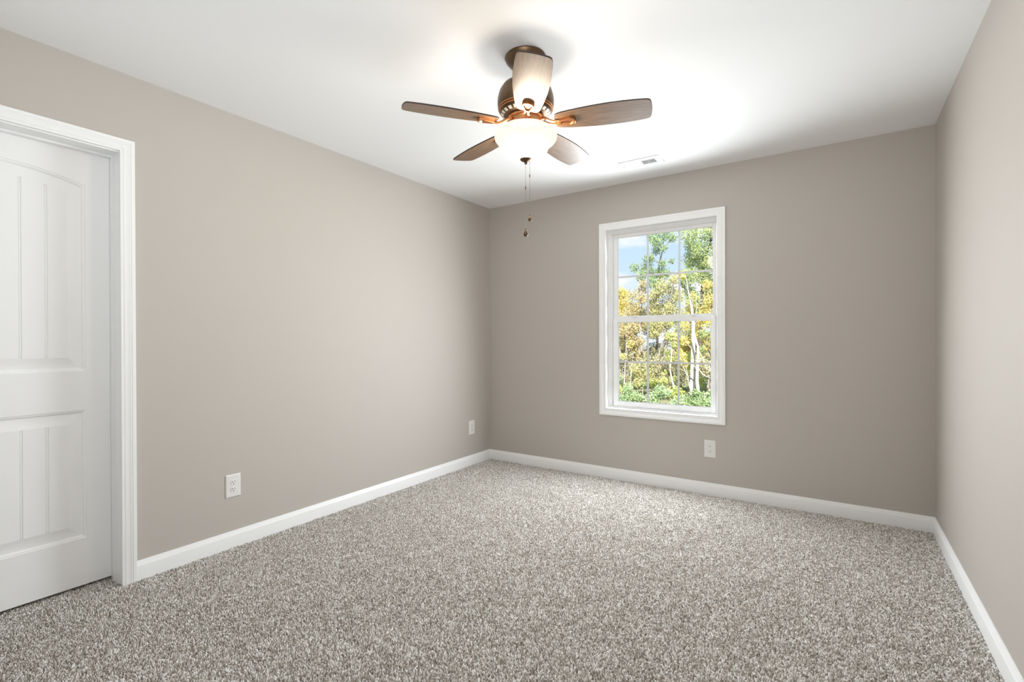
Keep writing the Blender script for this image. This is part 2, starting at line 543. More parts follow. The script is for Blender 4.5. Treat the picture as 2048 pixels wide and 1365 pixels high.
# ------------------------------------------------------------------ trim sweeps
def rect_sweep(b, a0, a1, c0, c1, prof, to3, open_bottom=False):
    """prof = [(outward offset, height off the wall)], closed section; to3(a, c, h) -> point"""
    L = []
    for o, h in prof:
        if open_bottom:
            L.append([to3(a0 - o, c0, h), to3(a0 - o, c1 + o, h), to3(a1 + o, c1 + o, h), to3(a1 + o, c0, h)])
        else:
            L.append([to3(a0 - o, c0 - o, h), to3(a0 - o, c1 + o, h), to3(a1 + o, c1 + o, h), to3(a1 + o, c0 - o, h)])
    L.append(L[0])
    b.loops(L, closed=not open_bottom)


CASING = [(0.0, 0.0), (0.0, 0.0095), (0.0015, 0.011), (0.0085, 0.0115), (0.0105, 0.0095), (0.0115, 0.0095), (0.0135, 0.0118), (0.019, 0.0125),
          (0.026, 0.0125), (0.033, 0.0140), (0.0375, 0.0155), (0.0395, 0.0140), (0.0410, 0.0140), (0.0430, 0.0162), (0.0560, 0.0165), (0.0575, 0.0150), (0.0575, 0.0)]

# ------------------------------------------------------------------ door
door = tag(empty('door_1', (XL, (DY0 + DY1) / 2, 0)), 'white two panel plank door with arched upper panel', 'door', kind='structure')
FX = -2.9461     # face of the door slab
def left3(a, c, h): return (XL + h, a, c)
b = MB()
rect_sweep(b, DY0 - 0.0, DY1 + 0.0, -0.01, DZ1 + 0.007, CASING, left3, True)
b.build('casing', m_trim, door, smooth=True, angle=25)
# jambs and stop
b = MB()
b.box((XL - TW, DY1, -0.01), (XL + 0.0005, DY1 + 0.006, DZ1 + 0.006))
b.box((XL - TW, DY0 - 0.006, -0.01), (XL + 0.0005, DY0, DZ1 + 0.006))
b.box((XL - TW, DY0, DZ1), (XL + 0.0005, DY1, DZ1 + 0.006))
b.build('jamb', m_trim, door)
b = MB()
for (p, q) in (((FX, DY1 - 0.003, -0.005), (FX + 0.036, DY1, DZ1)), ((FX, DY0, -0.005), (FX + 0.036, DY0 + 0.003, DZ1)), ((FX, DY0 + 0.003, DZ1 - 0.008), (FX + 0.036, DY1 - 0.003, DZ1))):
    b.box(p, q, 0.001)
b.build('stop', m_trim, door)
# slab with moulded panels
def slab():
    b = MB()
    y0, y1, z0, z1 = DY0 + 0.004, DY1 - 0.0032, 0.0165, DZ1 - 0.003
    yc = (y0 + y1) / 2
    py0, py1 = 2 * yc - 0.7795, 0.7795
    half = (py1 - py0) / 2
    N = 28
    def P(y, z, d): return (FX - d, y, z)
    def arch(zs, rise, o):
        R = (half * half + rise * rise) / (2 * rise)
        zcn = zs + rise - R
        r, hw = R - o, half - o
        a = math.asin(hw / r)
        return [(yc + r * math.sin(t), zcn + r * math.cos(t)) for t in [a - 2 * a * i / N for i in range(N + 1)]]
    PROF = [(0, 0), (0.002, 0.0028), (0.0045, 0.0032), (0.0085, 0.0045), (0.0135, 0.0098), (0.0165, 0.0108), (0.026, 0.0105), (0.050, 0.0066), (0.060, 0.0034), (0.064, 0.0028)]
    holes = []
    gl = [yc + 0.084 * k for k in (-2, -1, 0, 1, 2)]
    for kind, pz0, pz1, rise in (('arch', 1.0225, 1.8954, 0.050), ('rect', 0.236, 0.8386, 0)):
        L = []
        for o, d in PROF:
            if kind == 'arch':
                top = arch(pz1, rise, o)
                pts = [(py0 + o, pz0 + o), (py1 - o, pz0 + o)] + top
            else:
                top = [(py1 - o - (2 * (half - o)) * i / N, pz1 - o) for i in range(N + 1)]
                pts = [(py0 + o, pz0 + o), (py1 - o, pz0 + o)] + top
            L.append([P(y, z, d) for y, z in pts])
        b.loops(L)
        holes.append([(p[1], p[2]) for p in L[0]])
        # field of planks with beaded joints
        o, d = PROF[-1]
        inner = [(p[1], p[2]) for p in L[-1]][2:]
        inner = sorted(inner)
        def ztop(y):
            for (ya, za), (yb, zb) in zip(inner, inner[1:]):
                if ya <= y <= yb: return za + (zb - za) * (y - ya) / max(yb - ya, 1e-9)
            return inner[-1][1]
        cols = [(y, d) for y, _ in inner]
        G = [(-0.006, 0), (-0.0045, 0.003), (-0.003, 0.003), (-0.0015, 0.0008), (0.0015, 0.0008), (0.003, 0.003), (0.0045, 0.003), (0.006, 0)]
        for g in gl:
            cols = [c for c in cols if abs(c[0] - g) > 0.0062]
            cols += [(g + dy, d + dd) for dy, dd in G]
        cols.sort()
        zb = pz0 + o
        for (ya, da), (yb, db) in zip(cols, cols[1:]):
            b.add([P(ya, zb, da), P(yb, zb, db), P(yb, ztop(yb), db), P(ya, ztop(ya), da)], [(0, 1, 2, 3)])
    outer = [(y0, z0), (y1, z0), (y1, z1), (y0, z1)]
    polys = [[Vector((p[0], p[1], 0)) for p in q] for q in [outer] + holes]
    flat = [p for q in polys for p in q]
    b.add([P(p.x, p.y, 0) for p in flat], tessellate_polygon(polys))
    # edges, back, and an unseen inner plane added against light leaks
    for (pa, pb) in zip(outer, outer[1:] + outer[:1]):
        b.add([P(*pa, 0), P(*pb, 0), P(*pb, 0.035), P(*pa, 0.035)], [(0, 1, 2, 3)])
    b.add([P(*p, 0.035) for p in outer], [(0, 1, 2, 3)])
    b.add([P(*p, 0.020) for p in outer], [(0, 1, 2, 3)])
    return b.build('slab', m_door, door, smooth=True, angle=12)
slab()

# ------------------------------------------------------------------ window
win = tag(empty('window_1', ((WX0 + WX1) / 2, YB, WZ0)), 'white double hung window with grilles looking onto autumn trees', 'window', kind='structure')
def back3(a, c, h): return (a, YB - h, c)
b = MB()
WCAS = [(0.0, 0.0), (0.0, 0.0095), (0.002, 0.0115), (0.012, 0.0118), (0.024, 0.0122), (0.034, 0.0140), (0.0385, 0.0155), (0.0405, 0.0145), (0.042, 0.0145), (0.044, 0.0162), (0.0575, 0.0165), (0.059, 0.015), (0.059, 0.0)]
rect_sweep(b, WX0, WX1, WZ0, WZ1, WCAS, back3)
b.build('casing', m_trim, win, smooth=True, angle=25)
b = MB()
YJ = YB + 0.066
b.box((WX0 - e, YB - 0.0005, WZ0 - e), (WX0, YJ, WZ1 + e)); b.box((WX1, YB - 0.0005, WZ0 - e), (WX1 + e, YJ, WZ1 + e))
b.box((WX0, YB - 0.0005, WZ1), (WX1, YJ, WZ1 + e)); b.box((WX0, YB - 0.0005, WZ0 - e), (WX1, YJ, WZ0))
b.build('jamb_liner', m_trim, win)
def ring(b, x0, x1, z0, z1, l, r, bt, tp, ya, yb, bev=0.0015):
    b.box((x0, ya, z0), (x0 + l, yb, z1), bev); b.box((x1 - r, ya, z0), (x1, yb, z1), bev)
    b.box((x0 + l, ya + 0.0004, z0), (x1 - r, yb, z0 + bt), bev); b.box((x0 + l, ya + 0.0004, z1 - tp), (x1 - r, yb, z1), bev)
b = MB()
ring(b, WX0 - e, WX1 + e, WZ0 - e, WZ1 + e, e + 0.014, e + 0.014, e + 0.010, e + 0.014, YB + 0.050, YB + 0.062)
ring(b, WX0 - e, WX1 + e, WZ0 - e, WZ1 + e, e + 0.026, e + 0.016, e + 0.004, e + 0.024, YB + 0.0625, YB + 0.150)
b.build('frame', m_vinyl, win)
def sash(name, x0, x1, z0, z1, gx0, gx1, gz0, gz1, ya, yb):
    b = MB()
    ring(b, x0, x1, z0, z1, gx0 - x0, x1 - gx1, gz0 - z0, z1 - gz1, ya, yb, 0.003)
    s = b.build(name, m_vinyl, win)
    yg = (ya + yb) / 2 + 0.004
    g = MB()
    w = 0.0075
    for k in (1, 2):
        x = gx0 + (gx1 - gx0) * k / 3
        g.box((x - w, yg + 0.003, gz0 - 0.002), (x + w, yg + 0.010, gz1 + 0.002))
    z = (gz0 + gz1) / 2
    g.box((gx0 - 0.002, yg + 0.0035, z - w), (gx1 + 0.002, yg + 0.0095, z + w))
    g.build('grille', m_vinyl, s)
    p = MB()
    p.add([(gx0 - 0.004, yg, gz0 - 0.004), (gx1 + 0.004, yg, gz0 - 0.004), (gx1 + 0.004, yg, gz1 + 0.004), (gx0 - 0.004, yg, gz1 + 0.004)], [(0, 1, 2, 3)])
    p.build('glass_pane', m_glass, s)
    return s
sash('lower_sash', -1.5785, -0.7625, 0.600, 1.336, -1.5345, -0.8005, 0.6445, 1.3025, YB + 0.0630, YB + 0.0930)
sash('upper_sash', -1.5865, -0.7610, 1.318, 2.047, -1.5525, -0.7925, 1.3580, 2.0190, YB + 0.0960, YB + 0.1260)
for x in (-1.402, -0.935):
    b = MB()
    b.box((x - 0.020, YB + 0.064, 1.3365), (x + 0.020, YB + 0.094, 1.3415), 0.0015)
    b.tube([(x, YB + 0.080, 1.341), (x, YB + 0.080, 1.348)], 0.010, 12)
    b.box((x - 0.002, YB + 0.060, 1.3435), (x + 0.022, YB + 0.084, 1.3475), 0.001)
    b.build('sash_lock', m_vinyl, win)

# ------------------------------------------------------------------ outlets
def outlet(c, n, label):
    """c on the wall face, n inward normal"""
    c, n = Vector(c), Vector(n)
    s = Vector((0, 0, 1)).cross(n)            # horizontal axis in the wall
    root = tag(empty('wall_outlet', c), label, 'electrical outlet', group='duplex outlets near the floor')
    def P(a, z, h): return c + s * a + Vector((0, 0, z)) + n * h
    b = MB()
    W, Hh = 0.0405, 0.0640
    L = []
    for o, h in ((0, 0), (0, 0.0028), (0.0012, 0.0042), (0.004, 0.0055), (0.007, 0.0062)):
        L.append([P(-W + o, -Hh + o, h), P(W - o, -Hh + o, h), P(W - o, Hh - o, h), P(-W + o, Hh - o, h)])
    b.loops(L, True, True, True)
    b.build('cover_plate', m_plate, root)
    for zc in (0.0195, -0.0195):
        b = MB()
        out = []
        for i in range(32):
            a = 2 * PI * i / 32
            out.append((max(-0.0145, min(0.0145, 0.0172 * math.cos(a))), zc + max(-0.0135, min(0.0135, 0.0172 * math.sin(a)))))
        b.loops([[P(a, z, 0.0055) for a, z in out], [P(a, z, 0.0076) for a, z in out],
                 [P(a * 0.95, zc + (z - zc) * 0.95, 0.0081) for a, z in out]], True, False, True)
        r = b.build('receptacle', m_plate, root)
        q = MB()
        for a, hz in ((-0.0064, 0.0046), (0.0064, 0.0038)):
            q.loops([[P(a - 0.0013, zc + 0.004 - hz, 0.00825), P(a + 0.0013, zc + 0.004 - hz, 0.00825), P(a + 0.0013, zc + 0.004 + hz, 0.00825), P(a - 0.0013, zc + 0.004 + hz, 0.00825)],
                     [P(a - 0.0013, zc + 0.004 - hz, 0.0070), P(a + 0.0013, zc + 0.004 - hz, 0.0070), P(a + 0.0013, zc + 0.004 + hz, 0.0070), P(a - 0.0013, zc + 0.004 + hz, 0.0070)]], True, True, True)
        g = [(0.0028 * math.cos(t), zc - 0.0068 + 0.0028 * max(math.sin(t), -0.6)) for t in [2 * PI * i / 14 for i in range(14)]]
        q.loops([[P(a, z, 0.0070) for a, z in g], [P(a, z, 0.00825) for a, z in g]], True, True, True)
        q.build('slots', m_slot, r)
    b = MB()
    b.loops([[P(0.0032 * math.cos(2 * PI * i / 14), 0.0032 * math.sin(2 * PI * i / 14), h) for i in range(14)] for h in (0.0055, 0.0074)], True, True, True)
    b.build('screw', m_plate, root)
    return root
outlet((XL, 1.388, 0.3465), (1, 0, 0), 'white duplex outlet low on the wall nearest the door')
outlet((XL, 3.530, 0.3465), (1, 0, 0), 'white outlet cover on the door wall close to the far corner')
outlet((-0.793, YB, 0.3450), (0, -1, 0), 'white duplex outlet below the right side of the window')

# ------------------------------------------------------------------ ceiling register
VX, VY, VA, VB = -1.179, 3.432, 0.1485, 0.0720
vent = tag(empty('ceiling_vent', (VX, VY, ZC)), 'white metal air register in the ceiling in front of the window', 'air vent')
b = MB()
def ceil3(a, c, h): return (a, c, ZC - h)
ix0, ix1, iy0, iy1 = VX - 0.108, VX + 0.108, VY - 0.041, VY + 0.041
rect_sweep(b, ix0, ix1, iy0, iy1, [(0, 0), (0, 0.0075), (0.006, 0.0078), (0.0325, 0.0078), (0.0375, 0.0055), (0.0395, 0.0005), (0.0395, 0)], ceil3)
b.box((VX - 0.008, iy0, ZC - 0.0072), (VX + 0.004, iy1, ZC - 0.001))
b.build('frame', m_vent, vent)
b = MB()
b.box((ix0, iy0, ZC - 0.0012), (ix1, iy1, ZC - 0.0002))
b.build('duct_opening', m_duct, vent)
for nm, xa, xb, tilt in (('louvers', VX + 0.004, ix1, 1), ('louvers', ix0, VX - 0.008, -1)):
    b = MB()
    n = 10
    for i in range(n):
        x = xa + (xb - xa) * (i + 0.5) / n
        dx = 0.0030 * tilt
        w = 0.0016 if tilt > 0 else 0.0042
        b.loops([[(x - dx - w, iy0, ZC - 0.0012), (x - dx + w, iy0, ZC - 0.0012), (x + dx + w, iy0, ZC - 0.0070), (x + dx - w, iy0, ZC - 0.0070)],
                 [(x - dx - w, iy1, ZC - 0.0012), (x - dx + w, iy1, ZC - 0.0012), (x + dx + w, iy1, ZC - 0.0070), (x + dx - w, iy1, ZC - 0.0070)]], True, True, True)
    b.build(nm, m_vent, vent)
b = MB()
b.box((VX - 0.1345, VY + 0.002, ZC - 0.0180), (VX - 0.1315, VY + 0.016, ZC - 0.0075), 0.0008)
b.build('lever', m_vent, vent)
for sx in (-1, 1):
    b = MB()
    b.lathe([(0.0001, -0.0098), (0.0025, -0.0095), (0.0038, -0.0078)], 12, (VX + sx * 0.128, VY - 0.02 * (sx > 0), ZC))
    b.build('screw', m_chain, vent)

# ------------------------------------------------------------------ ceiling fan
FXC, FYC = -1.174, 1.8636
fan = tag(empty('ceiling_fan', (FXC, FYC, ZC)), 'bronze five blade ceiling fan with a lit frosted bowl light', 'ceiling fan')
fc = (FXC, FYC, 0)
b = MB()
b.lathe([(0.001, 2.4395), (0.092, 2.4395), (0.094, 2.434), (0.090, 2.424), (0.074, 2.406), (0.050, 2.390), (0.030, 2.378), (0.022, 2.376), (0.020, 2.372), (0.020, 2.325)], 48, fc)
b.build('canopy', m_bronze, fan, smooth=True)
b = MB()
b.lathe([(0.016, 2.330), (0.040, 2.327), (0.080, 2.320), (0.104, 2.306), (0.119, 2.283), (0.1265, 2.255), (0.128, 2.232), (0.126, 2.214), (0.122, 2.203), (0.119, 2.199), (0.116, 2.190),
         (0.108, 2.181), (0.096, 2.174), (0.084, 2.170), (0.080, 2.169), (0.040, 2.168)], 64, fc)
mh = b.build('motor_housing', m_bronze, fan, smooth=True)
b = MB()
for zc, r in ((2.2055, 0.1235), (2.1985, 0.1195)):
    b.lathe([(r - 0.004, zc + 0.0025), (r + 0.0012, zc + 0.002), (r + 0.002, zc), (r + 0.0012, zc - 0.002), (r - 0.004, zc - 0.0025)], 64, fc)
b.build('rim_band', m_copper, mh, smooth=True)
b = MB()
for k in range(24):
    a = 2 * PI * (k + 0.5) / 24
    ca, sa = math.cos(a), math.sin(a)
    for (r0, r1, hw) in ((0.0995, 0.1115, 0.0085),):
        z0, z1 = 2.1758, 2.1838
        pts = [(r0, -hw * 0.9, z0), (r1, -hw, z1), (r1, hw, z1), (r0, hw * 0.9, z0)]
        q = [[(FXC + r * ca - t_ * sa, FYC + r * sa + t_ * ca, z - dz) for r, t_, z in pts] for dz in (-0.001, 0.0016)]
        b.loops(q, True, True, True)
b.build('vent_slots', m_slots, mh)
b = MB()
b.lathe([(0.040, 2.170), (0.082, 2.1695), (0.0845, 2.166), (0.0845, 2.160), (0.081, 2.157), (0.074, 2.156), (0.072, 2.150), (0.072, 2.136), (0.076, 2.132), (0.080, 2.126), (0.078, 2.121), (0.05, 2.119)], 64, fc)
b.build('switch_housing', m_copper, fan, smooth=True)
# frosted bowl
b = MB()
BOWL = [(0.074, 2.1235), (0.092, 2.1215), (0.112, 2.1150), (0.128, 2.1050), (0.1385, 2.0930), (0.1420, 2.0810), (0.1395, 2.0690), (0.1310, 2.0570), (0.1190, 2.0470), (0.1090, 2.0390),
        (0.1045, 2.0310), (0.1000, 2.0200), (0.0920, 2.0080), (0.0790, 1.9970), (0.0620, 1.9885), (0.0420, 1.9835), (0.0200, 1.9815), (0.0005, 1.9810)]
b.lathe(BOWL, 64, fc)
b.build('light_bowl', m_bowl, fan, smooth=True, angle=80)
b = MB()
b.lathe([(0.0005, 1.9845), (0.020, 1.9830), (0.0265, 1.9800), (0.0265, 1.9775), (0.0200, 1.9725), (0.0100, 1.9690), (0.0065, 1.9650), (0.0070, 1.9620), (0.0050, 1.9580), (0.0005, 1.9565)], 32, fc)
b.build('finial', m_bronze, fan, smooth=True)
lo, ll = light('fan_bulb_light', 'POINT', (FXC, FYC, 2.066), LAMP_W, (1.0, 0.87, 0.71))
ll.shadow_soft_size = 0.095
# pull chains
def pull_chain(dx, dy, ztop, zj, zend, big):
    x, y = FXC + dx, FYC + dy
    b = MB()
    z = ztop
    while z > zend:
        b.ball((x, y, z), 0.0013, 6, 4)
        z -= 0.0031
    b.tube([(x, y, ztop), (x, y, zend)], 0.0004, 5)
    ch = b.build('pull_chain', m_chain, fan, smooth=True)
    b = MB()
    b.tube([(x, y, zj + 0.006), (x, y, zj - 0.006)], 0.0022, 8)
    b.build('coupler', m_bronze, ch, smooth=True)
    b = MB()
    s = 1.0 if big else 0.78
    b.lathe([(0.0003, zend + 0.006), (0.0022 * s, zend + 0.0055), (0.0024 * s, zend - 0.001), (0.0036 * s, zend - 0.002), (0.0030 * s, zend - 0.004), (0.0050 * s, zend - 0.008 * s), (0.0085 * s, zend - 0.015 * s),
             (0.0102 * s, zend - 0.0215 * s), (0.0092 * s, zend - 0.0270 * s), (0.0055 * s, zend - 0.0310 * s), (0.0003, zend - 0.0325 * s)], 20, (x, y, 0))
    b.build('pendant', m_bronze, ch, smooth=True)
pull_chain(-0.0012, -0.0008, 1.958, 1.851, 1.662, True)
pull_chain(0.0140, 0.0098, 1.982, 1.905, 1.724, False)

# blades
BR0, BR1, BZ = 0.135, 0.5505, 2.137
PHASE = math.radians(-54.49)
TILT = math.radians(11.0)
def blade_outline():
    up = [(0.135, 0.030), (0.139, 0.041), (0.148, 0.048), (0.165, 0.0530), (0.20, 0.0585), (0.25, 0.0645), (0.31, 0.0700), (0.37, 0.0728), (0.43, 0.0722), (0.48, 0.0695), (0.515, 0.0660),
          (0.531, 0.0635), (0.540, 0.0595), (0.5445, 0.0530), (0.5475, 0.0400), (0.5495, 0.0220), (0.5505, 0.0)]
    return up + [(r, -w) for r, w in reversed(up[:-1])]
OUT = blade_outline()
def rot_local(o, a):
    o.rotation_euler = (TILT, 0, a)
bo_ = MB()
t2 = 0.003
ins = lambda s: [(0.34 + (r - 0.34) * s, w * s) for r, w in OUT]
bo_.loops([[(r, w, -t2) for r, w in ins(0.992)], [(r, w, -t2 + 0.0008) for r, w in OUT], [(r, w, t2 - 0.0008) for r, w in OUT], [(r, w, t2) for r, w in ins(0.992)]], True, True, True)
blade0 = bo_.build('blade', [m_blade, m_edge])
for p_ in blade0.data.polygons:
    p_.material_index = 0 if abs(p_.normal.z) > 0.95 else 1
br = MB()
PENT = [(0.150, 0.010), (0.150, -0.010), (0.205, -0.026), (0.222, -0.017), (0.228, 0.0), (0.222, 0.017), (0.205, 0.026)]
cx_ = 0.192
sc_ = lambda s: [(cx_ + (r - cx_) * s, w * s) for r, w in PENT]
br.loops([[(r, w, -t2) for r, w in PENT], [(r, w, -0.0145) for r, w in PENT], [(r, w, -0.0160) for r, w in sc_(0.95)], [(r, w, -0.0160) for r, w in sc_(0.72)],
          [(r, w, -0.0090) for r, w in sc_(0.60)]], True, True, True)
ct, st_ = math.cos(-TILT), math.sin(-TILT)
def unt(p):          # fan-level point into the tilted blade frame
    return (p[0], p[1] * ct - p[2] * st_, p[1] * st_ + p[2] * ct)
for sgn in (-1, 1):
    pts = [(0.074, sgn * 0.012, 0.018), (0.092, sgn * 0.013, 0.010), (0.112, sgn * 0.011, -0.003), (0.132, sgn * 0.0085, -0.011), (0.156, sgn * 0.006, -0.011)]
    br.tube([unt(p) for p in pts], [0.0055, 0.005, 0.0048, 0.005, 0.005], 8)
bracket0 = br.build('blade_bracket', m_copper, smooth=True, angle=30)
for k in range(5):
    a = PHASE + 2 * PI * k / 5
    bl = blade0 if k == 0 else blade0.copy()
    bk = bracket0 if k == 0 else bracket0.copy()
    if k:
        C.objects.link(bl); C.objects.link(bk)
    bl.parent = fan
    bl.location = (0, 0, BZ - ZC)
    bl.rotation_mode = 'XYZ'
    bl.rotation_euler = (Matrix.Rotation(a, 3, 'Z') @ Matrix.Rotation(-TILT, 3, 'X')).to_euler('XYZ')
    bk.parent = bl

# ------------------------------------------------------------------ outside
GZ = -0.9
m_ground = noise_into(mat('leaf_litter_ground', (0.35, 0.33, 0.2, 1), 0.95), 3, [(0.3, (0.20, 0.24, 0.12, 1)), (0.7, (0.36, 0.31, 0.21, 1))], detail=8)
b = MB()
b.box((-40, YB + 1.2, GZ - 0.3), (26, 60, GZ))
tag(b.build('ground', m_ground), 'grass and leaf litter beyond the window', 'ground', kind='structure')

DENS = 1.9
rl = random.Random(11)
def leaves(b, c, r, n, size):
    for _ in range(n):
        while True:
            p = Vector((rl.uniform(-1, 1), rl.uniform(-1, 1), rl.uniform(-1, 1)))
            if p.length <= 1: break
        p = p * (0.55 + 0.45 * rl.random())
        q = Vector((c[0] + p.x * r[0], c[1] + p.y * r[1], c[2] + p.z * r[2]))
        s = size * rl.uniform(0.6, 1.3)
        nrm = Vector((rl.gauss(0, 0.7), rl.gauss(-0.35, 0.7), rl.gauss(0.55, 0.6))).normalized()
        t1 = nrm.orthogonal().normalized()
        t1 = Matrix.Rotation(rl.uniform(0, 6.28), 3, nrm) @ t1
        s1 = nrm.cross(t1)
        mid = q - nrm * s * 0.10
        b.add([q - t1 * s * 0.55, mid - s1 * s * 0.0, q + t1 * s * 0.55, q + s1 * s * 0.33, q - s1 * s * 0.33], [(0, 4, 2, 3)])

def stem_pts(p0, p1, n=5, wob=0.06):
    p0, p1 = Vector(p0), Vector(p1)
    L = (p1 - p0).length
    return [p0.lerp(p1, i / n) + (Vector((rl.gauss(0, 1), rl.gauss(0, 1), 0)) * wob * L * 0.25 if 0 < i < n else Vector((0, 0, 0))) for i in range(n + 1)]

def tree(name, base, blobs, kind, bark, label, cat='tree', r0=0.08, density=1.0, leaf=0.066, group=None, trunk=None, trunk_r=None, twigs=(), ysq=1.3, branches=True):
    """blobs = [(x, y, z, r)]"""
    root = tag(empty(name, base), label, cat, group)
    b = MB()
    if trunk is None:
        top = max(blobs, key=lambda q: q[2])
        mx = sum(q[0] for q in blobs) / len(blobs)
        my = sum(q[1] for q in blobs) / len(blobs)
        mid = Vector((mx, my, base[2] + (top[2] - base[2]) * 0.62))
        pts = stem_pts(base, mid, 4, 0.04) + stem_pts(mid, (top[0], top[1], top[2]), 4, 0.05)[1:]
    else:
        pts = [Vector(p) for p in trunk]
    n = len(pts)
    rad = [r0 * (1 - 0.85 * i / (n - 1)) for i in range(n)] if trunk_r is None else trunk_r
    b.tube(pts, rad, 8)
    b.build('trunk', BARK[bark], root, smooth=True)
    if branches:
        for q in blobs:
            c = Vector(q[:3])
            st = min(pts[1:], key=lambda p: (p - c).length + (2.0 if p.z > c.z else 0))
            b = MB()
            b.tube(stem_pts(st, c, 3, 0.12), [r0 * 0.26, r0 * 0.18, r0 * 0.12, r0 * 0.06], 5)
            b.build('branch', BARK[bark], root, smooth=True)
    for tw in twigs:
        b = MB()
        b.tube(tw, [0.016 * (1 - 0.75 * i / (len(tw) - 1)) for i in range(len(tw))], 5)
        b.build('branch', BARK[bark], root, smooth=True)
    if blobs:
        b = MB()
        for x, y, z, r in blobs:
            leaves(b, (x, y, z), (r, r * ysq, r), max(12, int(DENS * density * r * r * 3.14 / (0.42 * leaf * leaf))), leaf)
        b.build('foliage', LEAF[kind], root)
    return root

rj = random.Random(5)
def B3(y, bl):
    return [(x, y + rj.uniform(-0.5, 0.5), z, r) for x, z, r in bl]
TREES = [
 ('leafy_tree', -6.85, 22, 'dk', 'green', [(-7.11, 5.81, 0.27), (-6.59, 5.91, 0.45), (-6.21, 5.73, 0.27), (-6.97, 5.27, 0.3), (-7.39, 4.47, 0.39), (-7.02, 4.14, 0.41), (-7.72, 4.43, 0.28), (-6.57, 4.55, 0.25), (-6.3, 4.71, 0.18), (-7.16, 4.88, 0.23), (-6.75, 4.18, 0.32), (-6.9, 3.7, 0.4), (-6.85, 5.55, 0.35), (-6.45, 5.2, 0.22), (-7.25, 4.85, 0.3), (-6.5, 4.1, 0.35), (-7.4, 4.0, 0.35)],
  'tall open green tree with sky gaps behind the middle upper panes', 1.1, 0.065),
 ('leafy_tree', -4.62, 20, 'dk', 'greenyellow', [(-4.8, 5.19, 0.52), (-4.41, 4.65, 0.51), (-4.98, 4.42, 0.4), (-4.52, 3.88, 0.35), (-4.15, 5.21, 0.35), (-5.21, 3.78, 0.24), (-4.06, 4.04, 0.43), (-3.75, 4.59, 0.58), (-4.8, 3.61, 0.44), (-3.6, 5.14, 0.46), (-4.4, 5.9, 0.5), (-3.9, 6.3, 0.6), (-3.2, 3.9, 0.5), (-4.9, 4.85, 0.4), (-4.6, 4.3, 0.45), (-4.3, 3.5, 0.4), (-5.0, 4.1, 0.3), (-3.9, 3.3, 0.4), (-4.95, 3.05, 0.36), (-4.7, 2.75, 0.36), (-4.35, 2.95, 0.36), (-5.15, 3.4, 0.28), (-4.6, 2.2, 0.4), (-4.15, 2.5, 0.35)],
  'tall dark trunked tree filling the top right window pane', 1.1, 0.085),
 ('leafy_tree', -8.15, 21, 'gy', 'yellow', [(-8.09, 3.28, 0.32), (-8.21, 2.67, 0.45), (-7.86, 2.81, 0.36), (-8.55, 2.96, 0.41), (-7.98, 2.21, 0.36), (-8.89, 2.63, 0.46), (-9.2, 3.3, 0.4), (-8.6, 2.1, 0.4), (-8.35, 3.05, 0.42), (-7.95, 3.15, 0.32), (-8.0, 2.55, 0.45), (-7.6, 2.45, 0.4), (-8.3, 2.2, 0.4)],
  'bright yellow tree at the left edge of the upper sash', 1.0, 0.08),
 ('leafy_tree', -5.68, 19, 'gy', 'mid', [(-5.6, 3.17, 0.47), (-5.95, 2.9, 0.39), (-5.29, 2.86, 0.39), (-5.12, 3.39, 0.27), (-5.67, 2.46, 0.47), (-5.25, 2.28, 0.39), (-6.09, 2.28, 0.36), (-5.5, 1.9, 0.4), (-4.95, 2.7, 0.3), (-6.25, 2.75, 0.3), (-4.9, 2.0, 0.35)],
  'full yellow green tree in the middle of the upper sash', 1.0, 0.09),
 ('leafy_tree', -6.86, 20, 'gy', 'orange', [(-6.81, 3.48, 0.27), (-6.7, 2.85, 0.34), (-7.03, 2.36, 0.38), (-7.33, 2.2, 0.34), (-6.73, 2.18, 0.29), (-7.15, 3.0, 0.3), (-6.95, 3.25, 0.28), (-6.45, 2.5, 0.35), (-7.4, 2.6, 0.3)],
  'orange tinged tree just right of the yellow one', 1.0, 0.06),
 ('leafy_tree', -3.47, 17, 'gy', 'yellow', [(-3.59, 2.92, 0.27), (-3.51, 2.45, 0.33), (-3.68, 2.1, 0.3), (-3.88, 1.7, 0.23), (-3.43, 1.79, 0.3), (-3.22, 2.44, 0.39), (-3.77, 1.26, 0.23), (-3.53, 0.97, 0.23), (-2.9, 1.9, 0.4), (-3.0, 2.9, 0.35)],
  'yellow leaved tree at the right edge of the upper sash', 1.0, 0.07),
 ('leafy_tree', -6.71, 18, 'dk', 'orange', [(-6.84, 1.52, 0.29), (-6.4, 1.61, 0.29), (-7.04, 0.94, 0.25), (-6.13, 1.7, 0.26), (-6.17, 1.06, 0.27), (-7.21, 1.62, 0.27), (-7.0, 2.0, 0.25), (-7.6, 1.2, 0.3)],
  'dark stemmed orange leaved tree in the left lower panes', 0.9, 0.06),
 ('leafy_tree', -5.88, 18.5, 'gy', 'mid', [(-5.93, 1.67, 0.31), (-5.55, 1.7, 0.3), (-5.74, 1.36, 0.27), (-5.17, 1.73, 0.23), (-6.03, 1.29, 0.19), (-5.3, 1.2, 0.25)],
  'low mixed leaf tree behind the middle lower panes', 1.0, 0.05),
 ('leafy_tree', -3.69, 17, 'gy', 'greenyellow', [(-3.72, 0.8, 0.22), (-3.65, 1.33, 0.22), (-3.59, 0.38, 0.2), (-3.77, -0.2, 0.23), (-3.5, 0.06, 0.2), (-3.1, 0.9, 0.3), (-2.8, 0.3, 0.3)],
  'small green tree right of the white trunks', 0.9, 0.04),
]
for nm, x, y, bark, kind, bl, lab, dens, r0 in TREES:
    tree(nm, (x, y, GZ), B3(y, bl), kind, bark, lab, r0=r0, density=dens)
